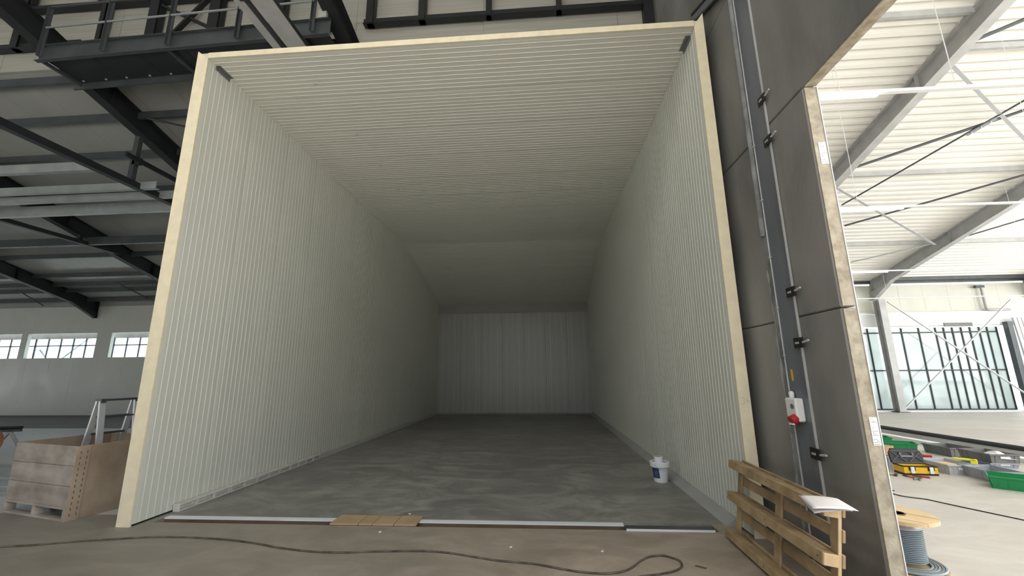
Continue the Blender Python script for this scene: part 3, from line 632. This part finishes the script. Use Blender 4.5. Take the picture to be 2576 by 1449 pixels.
def sheet(label, pts, rz, droop):
    b = MB(); n = 8; vs = []; fs = []
    A, B_, C_, D = [Vector(p) for p in pts]
    for i in range(n+1):
        for j in range(n+1):
            a, c_ = i/n, j/n
            p = (A*(1-a)+B_*a)*(1-c_)+(D*(1-a)+C_*a)*c_
            p.z += -droop*(max(0, a-.6)**2+max(0, .35-a)**2*.8)+.012*math.sin(PI*a)*math.sin(PI*c_); vs.append(p)
    for i in range(n):
        for j in range(n): fs.append((i*(n+1)+j, (i+1)*(n+1)+j, (i+1)*(n+1)+j+1, i*(n+1)+j+1))
    o = b.add(vs, fs).build('paper_sheet', M['paper'], None, smooth=True)
    s = o.modifiers.new('thick', 'SOLIDIFY'); s.thickness = .0012
    return tag(o, label, 'paper', 'papers on the pallet')
sheet('white paper sheet on top of the upright pallet, upper of two', ((1.79, 3.29, .756), (2.01, 3.23, .756), (1.985, 3.00, .744), (1.71, 3.00, .752)), 0, .05)
sheet('white paper sheet under another on the pallet, its corner curling down', ((1.80, 3.31, .748), (2.00, 3.24, .750), (1.97, 3.03, .735), (1.735, 3.04, .712)), 0, .05)

# ------------------------------------------------------------------ bucket and tape roll
bk = thing('plastic_bucket', 'white plastic bucket with a navy label on the box floor', 'bucket', (1.755, 6.86, 0))
MB().lathe([(0, .001), (.098, .001), (.102, .012), (.118, .225), (.121, .27), (.114, .27), (.098, .03), (0, .03)], 32).build('body', M['bucket'], bk, smooth=True)
MB().lathe([(.121, .215), (.145, .222), (.147, .285), (.140, .292), (.118, .290), (.118, .27)], 32).build('rim', M['bucket'], bk, smooth=True)
MB().lathe([(0, .268), (.117, .268), (.117, .278), (0, .279)], 28).build('lid', M['crate_l'], bk)
b = MB(); vs = []; a0, a1 = math.radians(188), math.radians(247); n = 12
for i in range(n+1):
    a = a0+(a1-a0)*i/n; top = .207; bot = .065
    for z in (bot, top):
        da = .10*(1-(z-bot)/(top-bot)) if i == n else 0
        r_ = .1043+(z-.012)*(.016/.213)+.002; vs.append((r_*math.cos(a+da), r_*math.sin(a+da), z))
lb = b.add(vs, [(2*i, 2*i+2, 2*i+3, 2*i+1) for i in range(n)]).build('label', M['blue'], bk)
for k in range(5):
    z = .085+k*.018; pts = [((.1045+(z-.012)*.0751+.0025)*math.cos(a), (.1045+(z-.012)*.0751+.0025)*math.sin(a), z) for a in [a0+.35+(a1-a0-.55)*i/6 for i in range(7)]]
    MB().tube(pts, .0012, 4).build('print_line', M['light_steel'], lb)
MB().tube([(.147*math.cos(a), .147*math.sin(a), .262-.085*math.sin((a-3.9)/2.6*PI)) for a in [3.9+2.6*i/14 for i in range(15)]], .003, 6).build('handle', M['film'], bk)
tr = thing('tape_roll', 'white tape roll standing on the bucket lid', 'tape', (1.735, 6.83, .279))
MB().lathe([(.045, 0), (.066, 0), (.066, .088), (.045, .088), (.045, 0)], 24).build('tape', M['bucket'], tr, smooth=True)
MB().lathe([(.040, .001), (.0445, .001), (.0445, .087), (.040, .087), (.040, .001)], 24).build('core', M['card'], tr, smooth=True)

# ------------------------------------------------------------------ slot boards, plate
xs = (-2.385, -2.06, -1.90, -1.66, -1.41)
nm = ('first', 'second', 'third', 'fourth')
for i in range(4):
    o = MB().box(xs[i]+.003, xs[i+1]-.003, 4.805+.004*(i % 2), 5.09-.006*(i % 3), .002, .021).build('floor_board', M['board'], None, bev=.003)
    tag(o, 'tan board covering the floor slot, %s in the row from the crate side' % nm[i], 'board', 'tan boards over the floor slot')
cv = thing('cover_plate', 'bent grey metal plate lying over the floor slot near the pallet', 'plate', (.835, 4.79, .0))
MB().box(0, .90, 0, .115, .012, .018).build('plate', M['mid_steel'], cv); MB().box(0, .90, -.004, .004, .0, .020).build('folded_edge', M['white_metal'], cv)

# ------------------------------------------------------------------ cable on the floor
cpts = [(-5.9, 3.95), (-5.3, 4.06), (-4.98, 4.13), (-4.67, 4.23), (-4.33, 4.31), (-4.04, 4.37), (-3.71, 4.38), (-3.26, 4.35), (-2.86, 4.27), (-2.56, 4.18), (-2.2, 4.11), (-1.89, 4.1), (-1.57, 4.14), (-1.16, 4.17), (-.89, 4.14), (-.62, 4.06), (-.4, 4.0), (-.12, 3.96), (.08, 3.89), (.27, 3.83), (.46, 3.81), (.61, 3.85), (.71, 3.93), (.81, 4.06), (.91, 4.15), (1.03, 4.18), (1.1, 4.14), (1.15, 4.09), (1.15, 4.02), (1.12, 3.95), (1.04, 3.88), (.9, 3.82), (.7, 3.75), (.45, 3.55), (.1, 3.3)]
fine = []
for i in range(len(cpts)-1):
    p0, p1, p2, p3 = [Vector(cpts[max(0, min(len(cpts)-1, i+k))]) for k in (-1, 0, 1, 2)]
    for t in (0, .25, .5, .75):
        q_ = .5*((2*p1)+(p2-p0)*t+(2*p0-5*p1+4*p2-p3)*t*t+(3*p1-p0-3*p2+p3)*t**3); fine.append((q_.x, q_.y, .008))
tag(MB().tube(fine, .0085, 7).build('floor_cable', M['cable'], None, smooth=True), 'dusty dark cable snaking over the floor in front of the box', 'cable')
for i, (x, y, lbl) in enumerate(((1.25, 4.0, 'small dark scrap beside the cable loop'),)):
    tag(MB().prism([(0, 0), (.07, -.05), (.085, -.035), (.02, .012)], 0, .006, 'z').build('scrap', M['slot'], None, loc=(x, y, .0005)), lbl, 'scrap')
for i, (x, y) in enumerate(((-1.75, 4.62), (-.35, 4.3), (.5, 4.25), (-1.62, 5.2))):
    o = MB().prism([(0, 0), (.02, .006), (.024, .02), (.004, .016)], 0, .008, 'z').build('foam_chip', M['paper'], None, loc=(x, y, .0005))
    tag(o, ('tiny white chip on the floor between cable and tan boards', 'tiny white chip on the floor near the middle of the cable', 'tiny white chip on the floor next to the cable loop', 'tiny white chip on the box floor behind the tan boards')[i], 'chip', 'white chips on the floor')

# ------------------------------------------------------------------ big wooden crate and step ladder
lz = Vector((-.97, .245, 0)).normalized(); dz_ = Vector((.245, .97, 0)).normalized()
CT = frame((-5.5, 4.75, 0), lz, dz_, (0, 0, 1))
cr = thing('wooden_crate', 'large weathered wooden pallet crate left of the white box', 'crate', mx=CT)
LX, LY, HZ = 1.23, 1.0, .82
for i in range(3):
    z0 = .155+i*.222; MB().box(.0, LX, 0, .02, z0, z0+.218).build('side_plank', M['wood_old'], cr, bev=.003)
    MB().box(.0, LX, LY-.02, LY, z0, z0+.218).build('side_plank', M['wood_ply'], cr, bev=.003)
MB().box(-.004, .016, .021, LY-.021, .0, HZ).build('side_sheet', M['wood_ply'], cr, bev=.003)
MB().box(LX-.016, LX, .021, LY-.021, .155, HZ).build('side_sheet', M['wood_ply'], cr, bev=.003)
MB().box(-.012, -.004, .0, .13, .0, HZ).build('corner_batten', M['wood_ply'], cr, bev=.002)
for i in range(12):
    for y in (.035, .095): MB().box(-.0145, -.011, y, y+.008, .05+i*.062, .078+i*.062).build('staple', M['slot'], cr)
MB().box(0, LX, 0, LY, .135, .155).build('crate_bottom', M['wood_ply'], cr)
for y in (.0, .45, .90):
    for x in (0, LX/2-.025, LX-.05): MB().box(x, x+.05, y, y+.10, .022, .135).build('pallet_block', M['wood_old'], cr, bev=.003)
    MB().box(0, LX, y, y+.10, .0, .022).build('skid_board', M['wood_old'], cr, bev=.003)
MB().box(0, LX, -.004, .02, .128, .152).build('edge_board', M['wood_old'], cr, bev=.002)
MB().tube([(-.012, .80+.045*math.cos(a), .50+.06*math.sin(a)) for a in [2*PI*k/14 for k in range(15)]], .004, 5).build('stencil_ring', M['slot'], cr)
ld = thing('step_ladder', 'aluminium step ladder standing inside the wooden crate', 'ladder', (-6.12, 5.47, .156), math.radians(-12))
Hl = 1.14
for y, nmx in ((0, 'a'), (.42, 'b')):
    MB().bar((-.27, y, 0), (-.03, y, Hl), .03, .07, (0, 1, 0)).build('leg', M['alu'], ld)
    MB().bar((.20, y, 0), (.03, y, Hl), .03, .07, (0, 1, 0)).build('leg', M['alu'], ld)
    MB().box(-.06, .06, y-.03, y+.03, Hl-.02, Hl+.03).build('hinge_cap', M['mid_steel'], ld)
MB().box(-.05, .05, .0, .42, Hl+.0, Hl+.028).build('top_step', M['mid_steel'], ld)
for z in (.22, .46, .70, .93):
    xx = -.27+.24*z/Hl; MB().box(xx-.035, xx+.035, .015, .405, z-.015, z+.01).build('tread', M['mid_steel'], ld)
    if z in (.46, .93): xx2 = .20-.17*z/Hl; MB().tube([(xx2, .015, z), (xx2, .405, z)], .012, 6).build('stay_bar', M['mid_steel'], ld)

# ------------------------------------------------------------------ clutter at the far edge of the dark hall
dr = thing('cable_drum', 'round black drum with orange-brown rim cut by the frame edge', 'drum', (-11.35, 7.95, .0), .95)
Td = Matrix.Translation((0, 0, .36)) @ Matrix.Rotation(PI/2, 4, 'X')
MB().lathe([(.22, -.12), (.30, -.12), (.30, -.09), (.22, -.09), (.22, -.12)], 28, Td).build('rim', M['rust'], dr, smooth=True)
MB().lathe([(.22, .09), (.30, .09), (.30, .12), (.22, .12), (.22, .09)], 28, Td).build('rim', M['rust'], dr, smooth=True)
MB().lathe([(0, -.10), (.225, -.10), (.225, .10), (0, .10)], 28, Td).build('core', M['black'], dr)
MB().box(-.2, .2, -.16, .16, 0, .075).build('cradle', M['mid_steel'], dr)
st = thing('steel_trestle', 'grey steel trestle behind the orange-rimmed drum', 'trestle', (-12.1, 8.9, 0), .3)
for s in (-.9, .0): MB().bar((s-.25, 0, 0), (s+.05, 0, .46), .05, .05).build('leg', M['light_steel'], st); MB().bar((s+.35, 0, 0), (s+.05, 0, .46), .05, .05).build('leg', M['light_steel'], st)
MB().bar((-1.3, 0, .47), (.25, 0, .47), .06, .05).build('top_bar', M['mid_steel'], st)
tag(MB().tube([(-13.6, 8.55, .53), (-11.85, 8.97, .53)], .035, 10).build('black_pipe', M['black']), 'short black pipe lying on the grey trestle', 'pipe')
for i in range(4):
    y0 = 5.9+i*.5; o = MB().box(-9.5-.25*i, -7.6-.25*i, y0, y0+.05, 0, .05).build('steel_bar', M['zinc'])
    tag(o, ('first', 'second', 'third', 'fourth')[i]+' pale steel bar on the floor beyond the wooden crate, counted from its near side', 'bar', 'pale bars beyond the crate')

# ------------------------------------------------------------------ bright hall floor: reel
re = thing('cable_reel', 'wooden reel with grey corrugated pipe standing behind the concrete wall end', 'reel', (2.995, 4.07, 0))
def disc(z0, z1, R, m):
    n = 5; wdt = 2*R/n
    for i in range(n):
        a, b_ = -R+i*wdt+.002, -R+(i+1)*wdt-.002; poly = []
        for k in range(9): x = a+(b_-a)*k/8; poly.append((x, -math.sqrt(max(0, R*R-x*x))))
        for k in range(9): x = b_-(b_-a)*k/8; poly.append((x, math.sqrt(max(0, R*R-x*x))))
        if i == 0: poly = poly[1:-1]+[(a, 0)]
        if i == n-1: poly = poly[:8]+[(b_, 0)]+poly[10:]
        MB().prism(poly, z0+.002*(i % 2), z1-.002*((i+1) % 2), 'z').build('reel_board', m, re, mx=Matrix.Rotation(.75, 4, 'Z'))
disc(.417-.03, .417, .262, M['wood_new']); disc(.0, .03, .262, M['wood_new'])
MB().lathe([(.05, .418), (.062, .418), (.062, .422), (.05, .422), (.05, .418)], 20).build('hub_ring', M['slot'], re)
prf = [(.0, .075)]; z = .075
while z < .33: prf += [(.134, z), (.146, z+.003), (.146, z+.009), (.134, z+.0125)]; z += .0135
prf += [(.0, z)]
MB().lathe(prf, 40).build('pipe_coil', M['duct'], re)
MB().lathe([(.136, .33), (.147, .325), (.146, .345), (.12, .386), (0, .386)], 30).build('film_wrap', M['film'], re, smooth=True)
for k in range(5): MB().tube([((.165+k*.02)*math.cos(a), (.165+k*.02)*math.sin(a), .045) for a in [2*PI*i/40 for i in range(41)]], .0105, 6).build('pipe_turn', M['crate_d'] if k % 2 else M['duct'], re)
MB().bar((.146, .02, .17), (.215, .05, .056), .035, .003).build('film_strap', M['film'], re)

# ------------------------------------------------------------------ bright hall floor: crates and tools
def tote(label, loc, rz, L, W, H, m, taper=.016, handle=True, grp='plastic crates on the hall floor'):
    t = thing('plastic_crate', label, 'crate', loc, rz, grp)
    mm = M[m]; k = taper; th_ = .008
    def side(p0, p1, q0, q1, nm):  # outer bottom p0,p1 outer top q0,q1 with thickness toward the centre
        b = MB(); c_ = Vector((0, 0, 0)); pts = [Vector(p) for p in (p0, p1, q1, q0)]
        mid = sum(pts, Vector())/4; inn = Vector((-mid.x, -mid.y, 0)).normalized()*th_
        vs = pts+[p+inn for p in pts]
        b.add(vs, [(0, 1, 2, 3), (7, 6, 5, 4), (0, 4, 5, 1), (1, 5, 6, 2), (2, 6, 7, 3), (3, 7, 4, 0)]); return b.build(nm, mm, t)
    l, w_ = L/2, W/2
    B0 = [(-l+k, -w_+k, 0), (l-k, -w_+k, 0), (l-k, w_-k, 0), (-l+k, w_-k, 0)]; T0 = [(-l, -w_, H), (l, -w_, H), (l, w_, H), (-l, w_, H)]
    for i in range(4): side(B0[i], B0[(i+1) % 4], T0[i], T0[(i+1) % 4], 'side_wall')
    MB().box(-l+k, l-k, -w_+k, w_-k, 0, .01).build('crate_base', mm, t)
    r = MB()
    r.box(-l-.012, l+.012, -w_-.012, -w_+.006, H-.02, H).box(-l-.012, l+.012, w_-.006, w_+.012, H-.02, H).box(-l-.012, -l+.006, -w_, w_, H-.02, H).box(l-.006, l+.012, -w_, w_, H-.02, H).build('rim', mm, t)
    for s in (-1, 1):
        for x in (-.36, -.22, .22, .36): MB().prism([(s*(w_-k-.004), .01), (s*(w_-k+.004), .01), (s*(w_+.006), H-.02), (s*(w_-.006), H-.02)], x*L-.006, x*L+.006, 'x').build('rib', mm, t)
        for y in (-.32, .32): MB().prism([(s*(l-k-.004), .01), (s*(l-k+.004), .01), (s*(l+.006), H-.02), (s*(l-.006), H-.02)], y*W-.006, y*W+.006, 'y').build('rib', mm, t)
    if handle:
        for s in (-1, 1): MB().box(s*(l-.004)-.008, s*(l-.004)+.008, -.07, .07, H*.52, H*.74).build('handle_slot', M['white'], t)
    return t
tote('green plastic crate at the front edge of the crate group', (6.57, 6.60, 0), -.72, .62, .40, .165, 'green')
tote('low grey crate directly behind the green front crate', (6.76, 7.20, 0), 1.45, .54, .42, .155, 'crate')
tote('grey crate filled with boards beside the yellow toolbox', (6.60, 7.72, 0), 1.5, .60, .42, .15, 'crate_l')
tote('grey crate at the back beside the long steel profiles, without a crate on top', (7.95, 9.18, 0), 1.55, .60, .46, .17, 'crate_d')
tote('flat grey crate under another crate at the back', (7.72, 8.22, 0), 1.5, .58, .42, .083, 'crate')
tote('grey crate stacked on a flat grey crate', (7.72, 8.20, .084), 1.5, .60, .44, .145, 'crate_d')
tote('green crate behind the open black toolbox lid', (7.38, 9.66, 0), -.5, .55, .40, .165, 'green')
tote('green crate farthest back beside the long pipe', (7.45, 10.45, 0), -.35, .62, .40, .17, 'green')
tote('small white crate at the concrete wall end beside the toolbox', (5.72, 8.05, 0), .2, .42, .34, .19, 'crate_l')
for i, (x, y, z, rz, lb) in enumerate(((6.58, 7.68, .10, .1, 'tan wooden board lying in the grey crate'),)):
    tag(MB().box(-.13, .13, -.18, .18, 0, .02).build('wooden_board', M['wood_new'], None, loc=(x, y, z)), lb, 'board')
tbx = thing('tool_box', 'open yellow and black tool box on the bright hall floor', 'toolbox', (5.93, 7.50, 0), -.1)
MB().box(-.235, .235, -.12, .12, .0, .028).build('base', M['black'], tbx, bev=.004)
MB().box(-.232, .232, -.118, -.105, .028, .128).box(-.232, .232, .105, .118, .028, .128).box(-.232, -.22, -.105, .105, .028, .128).box(.22, .232, -.105, .105, .028, .128).build('tub', M['yellow'], tbx)
MB().box(-.238, .238, -.124, -.110, .122, .140).box(-.238, .238, .11, .124, .122, .14).box(-.238, -.224, -.11, .11, .122, .14).box(.224, .238, -.11, .11, .122, .14).box(-.22, .22, -.1, .1, .06, .07).build('tray_rim', M['black'], tbx)
for x in (-.12, .14):
    MB().box(x-.045, x+.045, -.126, -.118, .07, .135).build('latch_seat', M['black'], tbx)
    MB().box(x-.028, x+.028, -.136, -.126, .028, .125).build('latch', M['white'], tbx, bev=.006)
lidT = Matrix.Translation((0, .125, .14)) @ Matrix.Rotation(math.radians(-14), 4, 'X')
lid = MB().prism([(-.238, 0), (.238, 0), (.238, .15), (.19, .225), (-.19, .225), (-.238, .15)], 0, .035, 'y', lidT).build('lid', M['black'], tbx, bev=.004)
for a, c_ in (((-.23, .02), (-.05, .16)), ((-.2, .16), (-.02, .02)), ((.05, .16), (.23, .02)), ((.02, .02), (.2, .16)), ((-.22, .18), (.22, .18)), ((-.235, .005), (.235, .005))):
    q_ = MB().bar((a[0], -.006, a[1]), (c_[0], -.006, c_[1]), .014, .009, (0, 1, 0)); q_.v = [tuple(lidT @ Vector(v)) for v in q_.v]
    q_.build('rib', M['black_rib'], lid)
MB().box(-.09, .09, -.02, -.004, .085, .115, lidT).box(-.10, -.08, -.02, -.004, .11, .16, lidT).box(.08, .10, -.02, -.004, .11, .16, lidT).build('handle', M['crate_d'], lid)
def pliers(label, x, y, rz, m):
    t = thing('pliers', label, 'pliers', (x, y, .012), rz, 'hand tools before the toolbox')
    for s in (-1, 1): MB().tube([(-.12, s*.03, 0), (-.05, s*.026, 0), (0, s*.006, 0)], .010, 6).build('grip', M[m], t, smooth=True)
    MB().prism([(0, -.018), (.03, -.02), (.075, -.004), (.075, .004), (.03, .02), (0, .018)], -.008, .008, 'z').build('jaw', M['mid_steel'], t)
pliers('orange-handled pliers before the yellow toolbox', 5.63, 7.28, 1.9, 'orange'); pliers('red-handled pliers before the yellow toolbox', 5.78, 7.27, 2.6, 'red'); pliers('teal-handled pliers before the yellow toolbox', 5.66, 7.12, .6, 'teal')
hm = thing('hammer', 'wooden-handled hammer by the concrete wall end', 'hammer', (5.50, 7.36, .016), 2.4)
MB().tube([(0, 0, 0), (.24, 0, 0)], .013, 8).build('handle', M['wood_new'], hm, smooth=True); MB().box(-.03, .005, -.05, .06, -.015, .016).build('head', M['mid_steel'], hm, bev=.003)
bx = thing('cardboard_box', 'brown cardboard box behind the small white crate', 'box', (6.72, 9.15, 0), .4)
MB().box(-.13, .13, -.1, .1, 0, .17).build('carton', M['card'], bx); MB().bar((-.13, -.1, .17), (-.13, .1, .17), .1, .006).build('flap', M['card'], bx)
lv_ = thing('hand_grip', 'lime yellow tool handle across the grey crates', 'tool', (6.95, 7.75, .16), -.6)
MB().box(-.16, .10, -.025, .025, 0, .03).build('bar', M['lime'], lv_, bev=.006); MB().box(.04, .12, -.025, .025, -.05, .03).build('grip', M['lime'], lv_, bev=.008)
bc = thing('tool_case', 'dark blue flat tool case wedged before the stacked crates', 'case', (7.28, 8.0, 0), 1.5)
MB().box(-.2, .2, -.14, .14, 0, .07).build('shell', M['blue'], bc, bev=.01); MB().box(-.06, .06, -.165, -.14, .025, .045).build('handle', M['black'], bc)
rd = thing('hand_plane', 'red tool with a wooden grip between the green and grey crates', 'tool', (7.10, 8.75, .0), -.4)
MB().box(-.12, .12, -.04, .04, 0, .07).build('body', M['red'], rd, bev=.008); MB().tube([(-.1, 0, .07), (-.04, 0, .12), (.03, 0, .07)], .014, 6).build('grip', M['wood_new'], rd, smooth=True)
for i, (x, y, rz, lb) in enumerate(((7.55, 7.25, .3, 'crumpled white film heap right behind the green front crate'), (7.75, 8.1, 1.2, 'crumpled white film in the stacked grey crate'))):
    b = MB(); n = 9; vs = []; fs = []
    for a in range(n+1):
        for c_ in range(n+1):
            u, v = a/n-.5, c_/n-.5; e = max(0, 1-4*(u*u+v*v)); vs.append((u*.42, v*.34, e*.09+random.uniform(-.015, .03)*e+.003))
    for a in range(n):
        for c_ in range(n): fs.append((a*(n+1)+c_, (a+1)*(n+1)+c_, (a+1)*(n+1)+c_+1, a*(n+1)+c_+1))
    o = b.add(vs, fs).build('plastic_film', M['paper'], None, loc=(x, y, .0 if i == 0 else .15)); o.rotation_euler = (0, 0, rz); tag(o, lb, 'film', 'crumpled white film')
pipe = tag(MB().tube([(9.42, 5.0, .07), (9.42, 14.2, .07)], .07, 14).build('steel_pipe', M['dark_steel'], None, smooth=True), 'long dark pipe on the bright hall floor', 'pipe')
p1 = thing('steel_profile', 'grey channel profile on the floor alongside the long dark pipe', 'profile', (9.02, 5.0, 0), group='long profiles on the hall floor')
MB().box(-.09, .09, 0, 9.0, 0, .012).build('bottom_flange', M['light_steel'], p1); MB().box(-.09, -.078, 0, 9.0, .012, .09).build('side_flange', M['light_steel'], p1); MB().box(.078, .09, 0, 9.0, .012, .09).build('side_flange', M['light_steel'], p1)
p2 = thing('steel_profile', 'white channel profile on the floor next to the plastic crates', 'profile', (8.55, 5.0, 0), group='long profiles on the hall floor')
MB().box(-.10, .10, 0, 8.6, .06, .075).build('top_plate', M['white'], p2); MB().box(-.10, -.088, 0, 8.6, 0, .06).build('side_flange', M['white'], p2); MB().box(.088, .10, 0, 8.6, 0, .06).build('side_flange', M['white'], p2)
tag(MB().tube([(4.74+.10*math.cos(a)*1.0, 6.30+.16*math.sin(a), .006) for a in [1.2+PI*k/12 for k in range(13)]]+[(4.85, 6.05, .006), (4.98, 5.75, .006), (5.2, 5.3, .006), (5.6, 4.6, .006)], .006, 6).build('thin_cable', M['black']), 'thin black cable looped on the bright hall floor', 'cable')
